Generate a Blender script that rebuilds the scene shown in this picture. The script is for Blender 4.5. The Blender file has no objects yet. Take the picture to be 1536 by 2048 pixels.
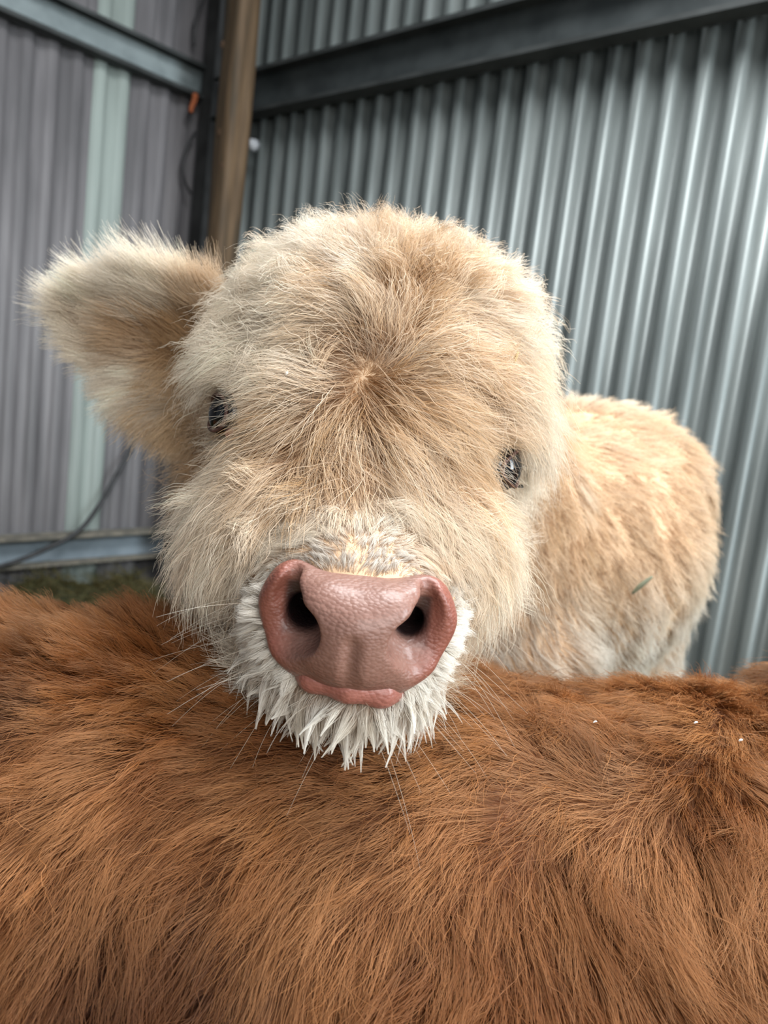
import bpy, bmesh, math, random
import numpy as np
from mathutils import Matrix, Vector

# ------------------------------------------------------------------ camera, world, lights, exposure
scn = bpy.context.scene
COL = scn.collection
random.seed(4)

CAM_POS = Vector((0.0, 0.0, 1.0))
AX_R = Vector((0.99287972, 0.01679157, 0.11793177))      # image right, in world axes
AX_D = Vector((0.11912119, -0.13995835, -0.98296582))    # image down
AX_F = Vector((0.0, 0.990015, -0.14096204))              # view direction
cam_data = bpy.data.cameras.new('camera')
cam = bpy.data.objects.new('camera', cam_data)
COL.objects.link(cam)
up = -AX_D
cam.matrix_world = Matrix(((AX_R.x, up.x, -AX_F.x, CAM_POS.x),
                           (AX_R.y, up.y, -AX_F.y, CAM_POS.y),
                           (AX_R.z, up.z, -AX_F.z, CAM_POS.z),
                           (0, 0, 0, 1)))
cam_data.sensor_fit = 'VERTICAL'
cam_data.sensor_height = 36.0
cam_data.lens = 36.0 * 1603.06 / 2048.0
cam_data.clip_start = 0.02
cam_data.dof.use_dof = True
cam_data.dof.focus_distance = 0.455
cam_data.dof.aperture_fstop = 8.5
scn.camera = cam

world = bpy.data.worlds.new('overcast sky')
scn.world = world
world.use_nodes = True
bg = world.node_tree.nodes['Background']
bg.inputs['Color'].default_value = (0.80, 0.90, 1.0, 1)
bg.inputs['Strength'].default_value = 0.22


def area_light(name, loc, target, sx, sy, power, color):
    ld = bpy.data.lights.new(name, 'AREA')
    ld.shape = 'RECTANGLE'
    ld.size, ld.size_y = sx, sy
    ld.energy = power
    ld.color = color
    o = bpy.data.objects.new(name, ld)
    COL.objects.link(o)
    o.location = loc
    o.rotation_euler = (Vector(target) - Vector(loc)).to_track_quat('-Z', 'Y').to_euler()
    return o


# daylight: a roof light above the calves, the open front behind the photographer, a side opening to the right
area_light('roof_light', (0.45, 0.80, 2.75), (0.10, 0.72, 0.9), 1.2, 1.0, 60, (0.97, 0.99, 1.0))
area_light('front_daylight', (0.9, -1.9, 1.9), (0.1, 0.7, 0.9), 1.6, 1.4, 42, (1.0, 0.99, 0.97))
area_light('side_daylight', (2.40, -0.40, 1.9), (0.4, 1.5, 1.0), 0.8, 1.8, 78, (0.86, 0.95, 1.0))

scn.view_settings.view_transform = 'Standard'
scn.view_settings.look = 'None'
scn.view_settings.gamma = 1.0
scn.view_settings.use_curve_mapping = False
scn.view_settings.exposure = 0.64
scn.cycles.max_bounces = 10
scn.cycles.diffuse_bounces = 3
scn.cycles.glossy_bounces = 4
scn.cycles.transmission_bounces = 8
scn.cycles.transparent_max_bounces = 6
scn.cycles.use_denoising = True
scn.cycles.use_adaptive_sampling = True
scn.cycles.adaptive_threshold = 0.03
scn.cycles.sample_clamp_indirect = 6.0
scn.cycles_curves.shape = 'RIBBONS'
scn.cycles_curves.subdivisions = 2

# ------------------------------------------------------------------ helpers
f32 = np.float32


def tag(o, label=None, cat=None, group=None, kind=None):
    if label: o['label'] = label
    if cat: o['category'] = cat
    if group: o['group'] = group
    if kind: o['kind'] = kind
    return o


def empty(name, loc):
    o = bpy.data.objects.new(name, None)
    COL.objects.link(o)
    o.location = loc
    o.empty_display_size = 0.05
    return o


def link(name, me, mat, parent=None, smooth=True):
    o = bpy.data.objects.new(name, me)
    COL.objects.link(o)
    if mat: me.materials.append(mat)
    if smooth and len(me.polygons):
        me.polygons.foreach_set('use_smooth', [True] * len(me.polygons))
    if parent:
        o.parent = parent
        o.matrix_parent_inverse = Matrix.Translation(-parent_loc(parent))
    return o


def parent_loc(p):
    v = Vector(p.location)
    if p.parent: v = v * 1.0
    return v


def mesh_np(name, V, F):
    me = bpy.data.meshes.new(name)
    V = np.asarray(V, f32)
    F = np.asarray(F, np.int32)
    n, k = F.shape
    me.vertices.add(len(V)); me.vertices.foreach_set('co', V.ravel())
    me.loops.add(n * k); me.loops.foreach_set('vertex_index', F.ravel())
    me.polygons.add(n)
    me.polygons.foreach_set('loop_start', np.arange(0, n * k, k, dtype=np.int32))
    me.update(calc_edges=True)
    return me


def bm_mesh(name, bm):
    me = bpy.data.meshes.new(name)
    bmesh.ops.recalc_face_normals(bm, faces=bm.faces[:])
    bm.to_mesh(me); bm.free()
    return me


def tube_mesh(name, pts, radii, seg=8, cap=True):
    """A tapered tube along pts."""
    bm = bmesh.new()
    pts = [Vector(p) for p in pts]
    if not hasattr(radii, '__len__'): radii = [radii] * len(pts)
    rings = []
    prev = None
    for i, p in enumerate(pts):
        d = (pts[min(i + 1, len(pts) - 1)] - pts[max(i - 1, 0)]).normalized()
        if prev is None:
            a = d.orthogonal().normalized()
        else:
            a = (prev - d * prev.dot(d)).normalized()
        prev = a
        b = d.cross(a)
        rings.append([bm.verts.new(p + (a * math.cos(2 * math.pi * k / seg) + b * math.sin(2 * math.pi * k / seg)) * radii[i]) for k in range(seg)])
    for i in range(len(rings) - 1):
        for k in range(seg):
            bm.faces.new((rings[i][k], rings[i][(k + 1) % seg], rings[i + 1][(k + 1) % seg], rings[i + 1][k]))
    if cap:
        bm.faces.new(rings[0][::-1]); bm.faces.new(rings[-1])
    return bm_mesh(name, bm)


def hash3(ix, iy, iz, seed):
    with np.errstate(over='ignore'):
        h = (ix.astype(np.uint64) * np.uint64(73856093)) ^ (iy.astype(np.uint64) * np.uint64(19349663)) ^ (iz.astype(np.uint64) * np.uint64(83492791)) ^ np.uint64(seed * 2654435761 + 12345)
        h ^= h >> np.uint64(13); h *= np.uint64(0x9E3779B97F4A7C15); h ^= h >> np.uint64(29); h *= np.uint64(0xBF58476D1CE4E5B9); h ^= h >> np.uint64(32)
    return h


def u01(h, k=0):
    with np.errstate(over='ignore'):
        g = h * np.uint64(2 * k + 0x9E3779B1) ; g ^= g >> np.uint64(31); g *= np.uint64(0x94D049BB133111EB); g ^= g >> np.uint64(30)
    return ((g >> np.uint64(40)).astype(np.float64) / float(1 << 24)).astype(f32)


def vnoise(P, freq, seed=0):
    """value noise in -1..1"""
    Q = P * freq + 1000.0
    I = np.floor(Q).astype(np.int64); F = (Q - I).astype(f32); F = F * F * (3 - 2 * F)
    out = np.zeros(len(P), f32)
    for dx in (0, 1):
        wx = F[:, 0] if dx else 1 - F[:, 0]
        for dy in (0, 1):
            wy = F[:, 1] if dy else 1 - F[:, 1]
            for dz in (0, 1):
                wz = F[:, 2] if dz else 1 - F[:, 2]
                out += wx * wy * wz * u01(hash3(I[:, 0] + dx, I[:, 1] + dy, I[:, 2] + dz, seed))
    return out * 2 - 1


def clump_ids(P, size, seed):
    Q = P / size + 500.0
    B = np.floor(Q).astype(np.int64)
    best = np.full(len(P), 1e9, f32); bid = np.zeros(len(P), np.uint64)
    for dx in (-1, 0, 1):
        for dy in (-1, 0, 1):
            for dz in (-1, 0, 1):
                cx, cy, cz = B[:, 0] + dx, B[:, 1] + dy, B[:, 2] + dz
                h = hash3(cx, cy, cz, seed)
                d = (cx + u01(h, 1) - Q[:, 0]) ** 2 + (cy + u01(h, 2) - Q[:, 1]) ** 2 + (cz + u01(h, 3) - Q[:, 2]) ** 2
                m = d < best
                best[m] = d[m]; bid[m] = h[m]
    _, inv = np.unique(bid, return_inverse=True)
    return inv


def nrm(v):
    return v / np.maximum(np.linalg.norm(v, axis=-1, keepdims=True), 1e-9)


def smooth(a, b, x):
    t = np.clip((x - a) / (b - a), 0, 1)
    return t * t * (3 - 2 * t)


# --- signed distances on numpy points given as three broadcastable arrays
class Sdf:
    def __init__(self): self.f = None

    def add(self, d, k=0.02):
        d = d.astype(f32)
        if self.f is None: self.f = d
        else:
            h = np.maximum(k - np.abs(self.f - d), 0) / k
            self.f = np.minimum(self.f, d) - h * h * k * 0.25

    def cut(self, d, k=0.01):
        d = -d.astype(f32)
        h = np.maximum(k - np.abs(self.f - d), 0) / k
        self.f = np.maximum(self.f, d) + h * h * k * 0.25


def ell(G, c, r, rot=None):
    X, Y, Z = G[0] - c[0], G[1] - c[1], G[2] - c[2]
    if rot is not None:
        R = np.array(rot)
        X, Y, Z = R[0, 0] * X + R[0, 1] * Y + R[0, 2] * Z, R[1, 0] * X + R[1, 1] * Y + R[1, 2] * Z, R[2, 0] * X + R[2, 1] * Y + R[2, 2] * Z
    k0 = np.sqrt((X / r[0]) ** 2 + (Y / r[1]) ** 2 + (Z / r[2]) ** 2)
    k1 = np.sqrt((X / r[0] ** 2) ** 2 + (Y / r[1] ** 2) ** 2 + (Z / r[2] ** 2) ** 2)
    return k0 * (k0 - 1) / np.maximum(k1, 1e-6)


def cap(G, a, b, ra, rb):
    a = np.array(a, f32); b = np.array(b, f32); ba = b - a
    X, Y, Z = G[0] - a[0], G[1] - a[1], G[2] - a[2]
    t = np.clip((X * ba[0] + Y * ba[1] + Z * ba[2]) / float(ba @ ba), 0, 1)
    d = np.sqrt((X - t * ba[0]) ** 2 + (Y - t * ba[1]) ** 2 + (Z - t * ba[2]) ** 2)
    return d - (ra + (rb - ra) * t)


def grid(lo, hi, h):
    ax = [np.arange(lo[i], hi[i] + h, h, dtype=f32) for i in range(3)]
    return ax[0][:, None, None], ax[1][None, :, None], ax[2][None, None, :]


def surface_net(f, lo, h):
    s = f < 0
    n = f.shape
    def c(a, dx, dy, dz):
        return a[dx:n[0] - 1 + dx, dy:n[1] - 1 + dy, dz:n[2] - 1 + dz]
    allin = np.ones((n[0] - 1, n[1] - 1, n[2] - 1), bool); anyin = np.zeros_like(allin)
    for dx in (0, 1):
        for dy in (0, 1):
            for dz in (0, 1):
                q = c(s, dx, dy, dz); allin &= q; anyin |= q
    act = anyin & ~allin
    ii = np.argwhere(act)
    idx = np.full(act.shape, -1, np.int32); idx[act] = np.arange(len(ii))
    pos = np.zeros((len(ii), 3), f32); cnt = np.zeros(len(ii), f32)
    co = [(a, b, d) for a in (0, 1) for b in (0, 1) for d in (0, 1)]
    for A in co:
        for axis in range(3):
            if A[axis]: continue
            B = list(A); B[axis] = 1
            fa = f[ii[:, 0] + A[0], ii[:, 1] + A[1], ii[:, 2] + A[2]]
            fb = f[ii[:, 0] + B[0], ii[:, 1] + B[1], ii[:, 2] + B[2]]
            m = (fa < 0) != (fb < 0)
            t = fa[m] / (fa[m] - fb[m])
            p = np.tile(np.array(A, f32), (m.sum(), 1)); p[:, axis] += t
            pos[m] += p; cnt[m] += 1
    V = (ii + pos / cnt[:, None]) * h + np.array(lo, f32)
    F = []
    for axis in range(3):
        a, b = [(1, 2), (2, 0), (0, 1)][axis]
        sl0 = [slice(None)] * 3; sl1 = [slice(None)] * 3
        sl0[axis] = slice(0, -1); sl1[axis] = slice(1, None)
        ch = s[tuple(sl0)] != s[tuple(sl1)]
        e = np.argwhere(ch)
        ok = (e[:, a] > 0) & (e[:, b] > 0) & (e[:, a] < n[a] - 1) & (e[:, b] < n[b] - 1)
        e = e[ok]
        ins = s[e[:, 0], e[:, 1], e[:, 2]]
        q = []
        for da, db in ((-1, -1), (0, -1), (0, 0), (-1, 0)):
            w = e.copy(); w[:, a] += da; w[:, b] += db
            q.append(idx[w[:, 0], w[:, 1], w[:, 2]])
        q = np.stack(q, 1)
        q[~ins] = q[~ins][:, ::-1]
        F.append(q)
    return V, np.concatenate(F)


class Surf:
    """triangulated surface for scattering hair roots"""
    def __init__(self, V, F):
        self.V = V
        self.T = np.concatenate([F[:, [0, 1, 2]], F[:, [0, 2, 3]]]) if F.shape[1] == 4 else F
        a, b, c = (V[self.T[:, i]] for i in range(3))
        cr = np.cross(b - a, c - a)
        self.area = np.linalg.norm(cr, axis=1) / 2
        N = np.zeros_like(V)
        for i in range(3): np.add.at(N, self.T[:, i], cr)
        self.N = nrm(N)

    def scatter(self, n, dens, rng):
        c = self.V[self.T].mean(1); nn = nrm(self.N[self.T].mean(1))
        w = self.area * np.clip(dens(c, nn), 0, None)
        cw = np.cumsum(w); cw /= cw[-1]
        t = np.searchsorted(cw, rng.random(n))
        t = np.minimum(t, len(self.T) - 1)
        r1 = np.sqrt(rng.random(n, dtype=f32)); r2 = rng.random(n, dtype=f32)
        b = np.stack([1 - r1, r1 * (1 - r2), r1 * r2], 1)[:, :, None]
        P = (self.V[self.T[t]] * b).sum(1); N = nrm((self.N[self.T[t]] * b).sum(1))
        return P.astype(f32), N.astype(f32)


def make_fur(name, surf, n, dens, comb, length, lift, color, mat, parent, seed, K=7, clumps=((0.006, 0.7, 0.2),),
             droop=0.12, grav=0.0, wave=(0.0, 30.0), frizz=0.0004, radius=0.00014, jitter=0.25, swirl=0.35, kind=None, label=None, tip=0.25, cvar=0.22, avoid=(), tight=0.12, lvar=(0.65, 0.6), swirl_at=None, loose=0.25, lenvar=0.0, liftvar=0.12):
    rng = np.random.default_rng(seed)
    P, N = surf.scatter(n, dens, rng)
    C = comb(P, N)
    T = nrm(C - N * (C * N).sum(1, keepdims=True))
    B = np.cross(N, T)
    ang = swirl * (vnoise(P, 45.0, seed + 5) + 0.6 * vnoise(P, 110.0, seed + 6)) + rng.normal(0, jitter, n).astype(f32)
    if swirl_at is not None: ang = ang + swirl_at(P, seed)
    T = T * np.cos(ang)[:, None] + B * np.sin(ang)[:, None]
    B = np.cross(N, T)
    L = (length(P, N) * (lvar[0] + lvar[1] * rng.random(n, dtype=f32))).astype(f32)
    if lenvar: L = L * (1 + lenvar * vnoise(P, 26.0, seed + 17))
    th = (lift(P, N) + rng.normal(0, 0.12, n).astype(f32) + liftvar * vnoise(P, 60.0 if liftvar < 0.2 else 28.0, seed + 9))
    D = T * np.cos(th)[:, None] + N * np.sin(th)[:, None]
    t = np.linspace(0, 1, K, dtype=f32)[None, :, None]
    G = np.array([0, 0, -1], f32)

    def curve(P_, D_, N_, L_):
        return (P_[:, None] + L_[:, None, None] * (t * D_[:, None] - droop * t * t * N_[:, None] + grav * t * t * G))
    W = curve(P, D, N, L)
    csh = np.ones(n, f32)
    for (size, strength, dev) in clumps:
        cid = clump_ids(P, size, seed + int(size * 1e5))
        m = cid.max() + 1
        cnt = np.bincount(cid, minlength=m).astype(f32)
        mean = lambda A: np.stack([np.bincount(cid, A[:, i], m) for i in range(3)], 1).astype(f32) / cnt[:, None]
        Pm, Nm, Dm = mean(P), nrm(mean(N)), nrm(mean(D))
        Lm = (np.bincount(cid, L, m) / cnt).astype(f32) * (0.8 + 0.4 * rng.random(m, dtype=f32))
        Dm = nrm(Dm + dev * rng.normal(0, 1, (m, 3)).astype(f32))
        g = curve(Pm, Dm, Nm, Lm)
        if wave[0] > 0:
            Bm = np.cross(Nm, Dm)
            ph = (rng.random(m, dtype=f32) * 6.28)[:, None, None]; fr = (wave[1] * (0.6 + 0.8 * rng.random(m, dtype=f32)))[:, None, None]
            am = (wave[0] * (0.3 + rng.random(m, dtype=f32)))[:, None, None] * np.sqrt(t)
            s_ = Lm[:, None, None] * t
            g = g + am * (np.sin(ph + fr * s_) - np.sin(ph)) * Bm[:, None] + am * 0.7 * (np.cos(ph + fr * s_) - np.cos(ph)) * Nm[:, None]
        csh = csh * (1 + cvar * (rng.random(m, dtype=f32) - 0.5))[cid]
        w = strength * (1 - (1 - t) ** 1.6)
        w = w * (1 - loose * rng.random((n, 1, 1), dtype=f32))
        # each hair stops at its own place along the guide, so locks end in a point
        q_ = (t[0, :, 0][None, :] * np.minimum(L / (Lm[cid] * 1.12), 1.0)[:, None] * (K - 1)).astype(f32)
        i0 = np.minimum(q_.astype(np.int32), K - 2); fr_ = (q_ - i0)[:, :, None]
        gg = g[cid[:, None], i0] * (1 - fr_) + g[cid[:, None], i0 + 1] * fr_
        W = W * (1 - w) + w * (gg + (W - gg) * tight)
    if frizz > 0:
        for _ in range(2):
            ph = (rng.random(n, dtype=f32) * 6.28)[:, None, None]; fr = (150 + 250 * rng.random(n, dtype=f32))[:, None, None]
            ax = nrm(rng.normal(0, 1, (n, 3)).astype(f32))[:, None]
            W = W + frizz * np.sqrt(t) * np.sin(ph + fr * L[:, None, None] * t) * ax
    cols = np.clip(color(P, N, rng) * csh[:, None], 0, 1).astype(f32)
    if avoid:
        ok = np.ones(n, bool)
        for (c_, r_, keep) in avoid:
            hit = (np.linalg.norm((W - np.array(c_, f32)) / np.array(r_, f32), axis=2) < 1).any(1)
            ok &= ~hit | (rng.random(n) < keep)
        W, cols = W[ok], cols[ok]; n = len(W)
    cd = bpy.data.hair_curves.new(name)
    cd.add_curves([K] * n)
    cd.attributes['position'].data.foreach_set('vector', np.ascontiguousarray(W.astype(f32)).ravel())
    ra = cd.attributes.get('radius') or cd.attributes.new('radius', 'FLOAT', 'POINT')
    rad = radius * (0.7 + 0.6 * rng.random((n, 1), dtype=f32)) * (1 - (1 - tip) * t[0, :, 0][None, :] ** 1.5)
    ra.data.foreach_set('value', rad.astype(f32).ravel())
    ca = cd.attributes.new('hair_color', 'FLOAT_COLOR', 'CURVE')
    ca.data.foreach_set('color', np.concatenate([cols, np.ones((n, 1), f32)], 1).ravel())
    cd.materials.append(mat)
    o = bpy.data.objects.new(name, cd)
    COL.objects.link(o)
    if parent:
        o.parent = parent
        o.matrix_parent_inverse = Matrix.Translation(-parent_loc(parent))
    tag(o, label=label, kind=kind)
    return o


# ------------------------------------------------------------------ materials
def new_mat(name):
    m = bpy.data.materials.new(name); m.use_nodes = True
    nt = m.node_tree
    return m, nt, nt.nodes['Principled BSDF']


def noise_mat(name, c1, c2, scale=20, rough=0.7, metal=0.0, stretch=(1, 1, 1), bump=0.1, detail=6, spec=0.4, c3=None, lo=0.35, hi=0.65):
    m, nt, b = new_mat(name)
    tc = nt.nodes.new('ShaderNodeTexCoord'); mp = nt.nodes.new('ShaderNodeMapping')
    mp.inputs['Scale'].default_value = stretch
    nz = nt.nodes.new('ShaderNodeTexNoise'); nz.inputs['Scale'].default_value = scale; nz.inputs['Detail'].default_value = detail
    cr = nt.nodes.new('ShaderNodeValToRGB')
    cr.color_ramp.elements[0].position = lo; cr.color_ramp.elements[1].position = hi
    cr.color_ramp.elements[0].color = (*c1, 1); cr.color_ramp.elements[1].color = (*c2, 1)
    if c3:
        e = cr.color_ramp.elements.new((lo + hi) / 2); e.color = (*c3, 1)
    nt.links.new(tc.outputs['Object'], mp.inputs['Vector']); nt.links.new(mp.outputs['Vector'], nz.inputs['Vector'])
    nt.links.new(nz.outputs['Fac'], cr.inputs['Fac']); nt.links.new(cr.outputs['Color'], b.inputs['Base Color'])
    b.inputs['Roughness'].default_value = rough; b.inputs['Metallic'].default_value = metal
    b.inputs['Specular IOR Level'].default_value = spec
    if bump:
        bp = nt.nodes.new('ShaderNodeBump'); bp.inputs['Strength'].default_value = bump; bp.inputs['Distance'].default_value = 0.01
        nt.links.new(nz.outputs['Fac'], bp.inputs['Height']); nt.links.new(bp.outputs['Normal'], b.inputs['Normal'])
    return m


def fur_mat(name, rough=0.3, radial=0.45, root=(0.30, 0.19, 0.12), tipc=(1.0, 1.0, 1.0), diffuse=0.6):
    m = bpy.data.materials.new(name); m.use_nodes = True
    nt = m.node_tree; nt.nodes.clear()
    out = nt.nodes.new('ShaderNodeOutputMaterial')
    at = nt.nodes.new('ShaderNodeAttribute'); at.attribute_name = 'hair_color'
    hi = nt.nodes.new('ShaderNodeHairInfo')
    cr = nt.nodes.new('ShaderNodeValToRGB')
    cr.color_ramp.elements[0].position = 0.05; cr.color_ramp.elements[0].color = (*root, 1)
    cr.color_ramp.elements[1].position = 1.0; cr.color_ramp.elements[1].color = (*tipc, 1)
    e = cr.color_ramp.elements.new(0.45); e.color = (0.78, 0.74, 0.70, 1)
    mul = nt.nodes.new('ShaderNodeMixRGB'); mul.blend_type = 'MULTIPLY'; mul.inputs[0].default_value = 1.0
    nt.links.new(hi.outputs['Intercept'], cr.inputs['Fac'])
    nt.links.new(at.outputs['Color'], mul.inputs[1]); nt.links.new(cr.outputs['Color'], mul.inputs[2])
    h = nt.nodes.new('ShaderNodeBsdfHairPrincipled')
    h.parametrization = 'COLOR'
    h.inputs['Roughness'].default_value = rough
    h.inputs['Radial Roughness'].default_value = radial
    h.inputs['Coat'].default_value = 0.0
    h.inputs['IOR'].default_value = 1.45
    d = nt.nodes.new('ShaderNodeBsdfDiffuse')
    mx = nt.nodes.new('ShaderNodeMixShader'); mx.inputs[0].default_value = diffuse
    nt.links.new(mul.outputs['Color'], h.inputs['Color']); nt.links.new(mul.outputs['Color'], d.inputs['Color'])
    nt.links.new(h.outputs['BSDF'], mx.inputs[1]); nt.links.new(d.outputs['BSDF'], mx.inputs[2])
    nt.links.new(mx.outputs['Shader'], out.inputs['Surface'])
    return m


M_cream = fur_mat('cream hair')
M_brown = fur_mat('ginger hair', 0.35, 0.5, root=(0.22, 0.15, 0.12))  # roots darkened beyond their own tone to paint shade in the crevices
M_cream_skin = noise_mat('cream hide', (0.50, 0.33, 0.20), (0.60, 0.42, 0.27), 60, 0.8, bump=0.05)
M_brown_skin = noise_mat('ginger hide', (0.13, 0.05, 0.018), (0.19, 0.08, 0.03), 60, 0.85, bump=0.05)
M_left = noise_mat('weathered grey cladding', (0.088, 0.085, 0.089), (0.15, 0.144, 0.149), 6, 0.55, 0.0, (3.0, 3.0, 0.35), 0.05, spec=0.5, c3=(0.117, 0.112, 0.117))
M_pale = noise_mat('pale translucent cladding', (0.19, 0.22, 0.205), (0.25, 0.29, 0.27), 6, 0.5, 0.0, (3, 3, 0.35), 0.03)
M_right = noise_mat('galvanised sheet', (0.085, 0.097, 0.095), (0.17, 0.19, 0.186), 5, 0.40, 0.30, (4, 4, 0.4), 0.03, c3=(0.125, 0.142, 0.139))
M_rail = noise_mat('dull galvanised rail', (0.12, 0.145, 0.15), (0.19, 0.225, 0.23), 12, 0.6, 0.3, bump=0.04)
M_darkrail = noise_mat('dark painted rail', (0.022, 0.027, 0.028), (0.042, 0.049, 0.05), 12, 0.6, 0.2, bump=0.04)
M_shade_lip = noise_mat('shade-dark rail flange', (0.014, 0.017, 0.017), (0.03, 0.034, 0.034), 12, 0.7, bump=0.04)  # near-black colour paints in the shadow line along the flanges
M_bluerail = noise_mat('bluish galvanised rail', (0.17, 0.21, 0.24), (0.25, 0.30, 0.34), 12, 0.6, 0.1, bump=0.04)
M_dust = noise_mat('dusty rail flange', (0.10, 0.095, 0.08), (0.20, 0.18, 0.145), 25, 0.85, bump=0.1)
M_angle = noise_mat('black steel angle', (0.012, 0.012, 0.012), (0.03, 0.03, 0.03), 12, 0.7, bump=0.05)
M_timber = noise_mat('brown timber', (0.035, 0.023, 0.011), (0.09, 0.056, 0.028), 14, 0.75, 0, (2.5, 2.5, 0.25), 0.25, c3=(0.062, 0.037, 0.017))
M_floor = noise_mat('straw floor', (0.12, 0.10, 0.06), (0.28, 0.23, 0.13), 30, 0.9, bump=0.4)
M_roof = noise_mat('roof sheet', (0.14, 0.15, 0.155), (0.22, 0.23, 0.235), 5, 0.6, 0.2, bump=0.03)
M_black = noise_mat('black cable sheath', (0.012, 0.012, 0.013), (0.03, 0.03, 0.032), 30, 0.5, bump=0)
M_orange = noise_mat('orange twine', (0.20, 0.05, 0.015), (0.30, 0.085, 0.03), 90, 0.8, bump=0.2)
M_white = noise_mat('white plastic', (0.28, 0.29, 0.31), (0.38, 0.39, 0.41), 40, 0.4, bump=0)
M_hay = fur_mat('hay', 0.5, 0.6)

# ------------------------------------------------------------------ shed shell
PL = np.array([-1.157, 2.4]); DL = np.array([0.6469, 0.7626]); NL = np.array([0.7626, -0.6469])     # left wall line, direction to the corner, normal into the shed
CO = np.array([-0.7448, 2.8859]); DR = np.array([0.7626, -0.6469]); NR = np.array([-0.6469, -0.7626])
SC = 0.637                                       # corner along the left wall


def corrugated(name, origin, d, nrm_, s0, s1, z0, z1, pitch, amp, mat, parent, depth=0.0, box=0.0):
    k = 14
    n = int((s1 - s0) / pitch * k) + 1
    S = np.linspace(s0, s1, n)
    ph = np.sin(2 * np.pi * S / pitch)
    prof = amp * (np.clip(ph * (1 + box * 3), -1, 1) if box else ph)
    Q = origin[None] + S[:, None] * d[None] + (prof + depth)[:, None] * nrm_[None]
    V = np.concatenate([np.c_[Q, np.full(n, z0)], np.c_[Q, np.full(n, z1)],
                        np.c_[Q - 0.0008 * nrm_[None], np.full(n, z0)], np.c_[Q - 0.0008 * nrm_[None], np.full(n, z1)]])
    i = np.arange(n - 1)
    F = np.concatenate([np.stack([i, i + 1, n + i + 1, n + i], 1), np.stack([2 * n + i, 3 * n + i, 3 * n + i + 1, 2 * n + i + 1], 1),
                        np.stack([n + i, n + i + 1, 3 * n + i + 1, 3 * n + i], 1)])
    return link(name, mesh_np(name, V, F), mat, parent)


wl = tag(empty('wall_left', (*PL, 0)), 'grey weathered corrugated cladding wall left of the timber post', kind='structure')
wr = tag(empty('wall_right', (*CO, 0)), 'galvanised corrugated sheet wall right of the timber post', kind='structure')
for a, b in ((-3.9, -3.14), (-3.14, -2.38), (-2.38, -1.62), (-1.62, -0.86), (-0.86, -0.095), (-0.095, 0.232)):
    corrugated('corrugated_sheet', PL, DL, NL, a, b, 0.0, 2.95, 0.0755, 0.0075, M_left, wl, -0.03 - 0.0011 * random.random(), 0.15)
corrugated('corrugated_sheet', PL, DL, NL, 0.222, 0.348, 0.0, 2.95, 0.0755, 0.0075, M_pale, wl, -0.0285, 0.15)
corrugated('corrugated_sheet', PL, DL, NL, 0.340, SC + 0.04, 0.0, 2.95, 0.0755, 0.0075, M_left, wl, -0.031, 0.15)
s = 0.02
while s < 2.2:
    corrugated('corrugated_sheet', CO, DR, NR, s, s + 0.79, 0.0, 2.95, 0.0725, 0.0138, M_right, wr, -0.04 - 0.0012 * random.random(), 0.18)
    s += 0.7975 - 0.0725 + 0.0

fl = link('floor', mesh_np('floor', [(-5, -4, 0), (5, -4, 0), (5, 4.2, 0), (-5, 4.2, 0)], [(0, 1, 2, 3)]), M_floor, None, False)
tag(fl, 'straw strewn shed floor below the calves', kind='structure')
# lean-to roof over the corner, open towards the yard behind the photographer
cl = link('ceiling', mesh_np('ceiling', [(-5, 1.5, 3.05), (5, 1.5, 3.05), (5, 4.4, 2.9), (-5, 4.4, 2.9)], [(3, 2, 1, 0)]), M_roof, None, False)
tag(cl, 'sheet metal shed roof over the corrugated corner', kind='structure')


def channel(name, origin, d, n, s0, s1, z0, z1, out, mat, mat_lip, label, lip=0.012, th=0.004):
    """C-section rail lying against the wall, its open side to the shed: web plus two dark folded flanges"""
    def bar(nm, sec, m_, par):
        bm = bmesh.new(); ends = []
        for s_ in (s0, s1):
            ring = []
            for (o_, z_) in sec:
                q = origin + s_ * d + (o_ - 0.018) * n
                ring.append(bm.verts.new((q[0], q[1], z_)))
            ends.append(ring)
        m = len(sec)
        for i in range(m):
            bm.faces.new((ends[0][i], ends[0][(i + 1) % m], ends[1][(i + 1) % m], ends[1][i]))
        bm.faces.new(ends[0][::-1]); bm.faces.new(ends[1])
        return link(nm, bm_mesh(nm, bm), m_, par, False)
    root = bar(name, [(0, z0), (th, z0), (th, z1), (0, z1)], mat, None)
    tag(root, label, 'rail')
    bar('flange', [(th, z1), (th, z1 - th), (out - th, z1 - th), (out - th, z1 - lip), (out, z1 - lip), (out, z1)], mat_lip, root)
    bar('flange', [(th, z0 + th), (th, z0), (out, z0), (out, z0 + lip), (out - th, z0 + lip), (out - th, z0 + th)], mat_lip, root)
    return root


channel('wall_rail', PL, DL, NL, -3.9, SC - 0.02, 1.905, 2.010, 0.05, M_rail, M_shade_lip, 'grey steel channel rail high on the left cladding wall')
channel('wall_rail', PL, DL, NL, -3.9, SC - 0.04, 0.345, 0.445, 0.06, M_bluerail, M_dust, 'grey steel channel rail low on the left cladding wall')
channel('wall_rail', CO, DR, NR, 0.05, 2.93, 1.84, 1.975, 0.055, M_darkrail, M_shade_lip, 'dark steel channel rail high on the galvanised wall')

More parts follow.
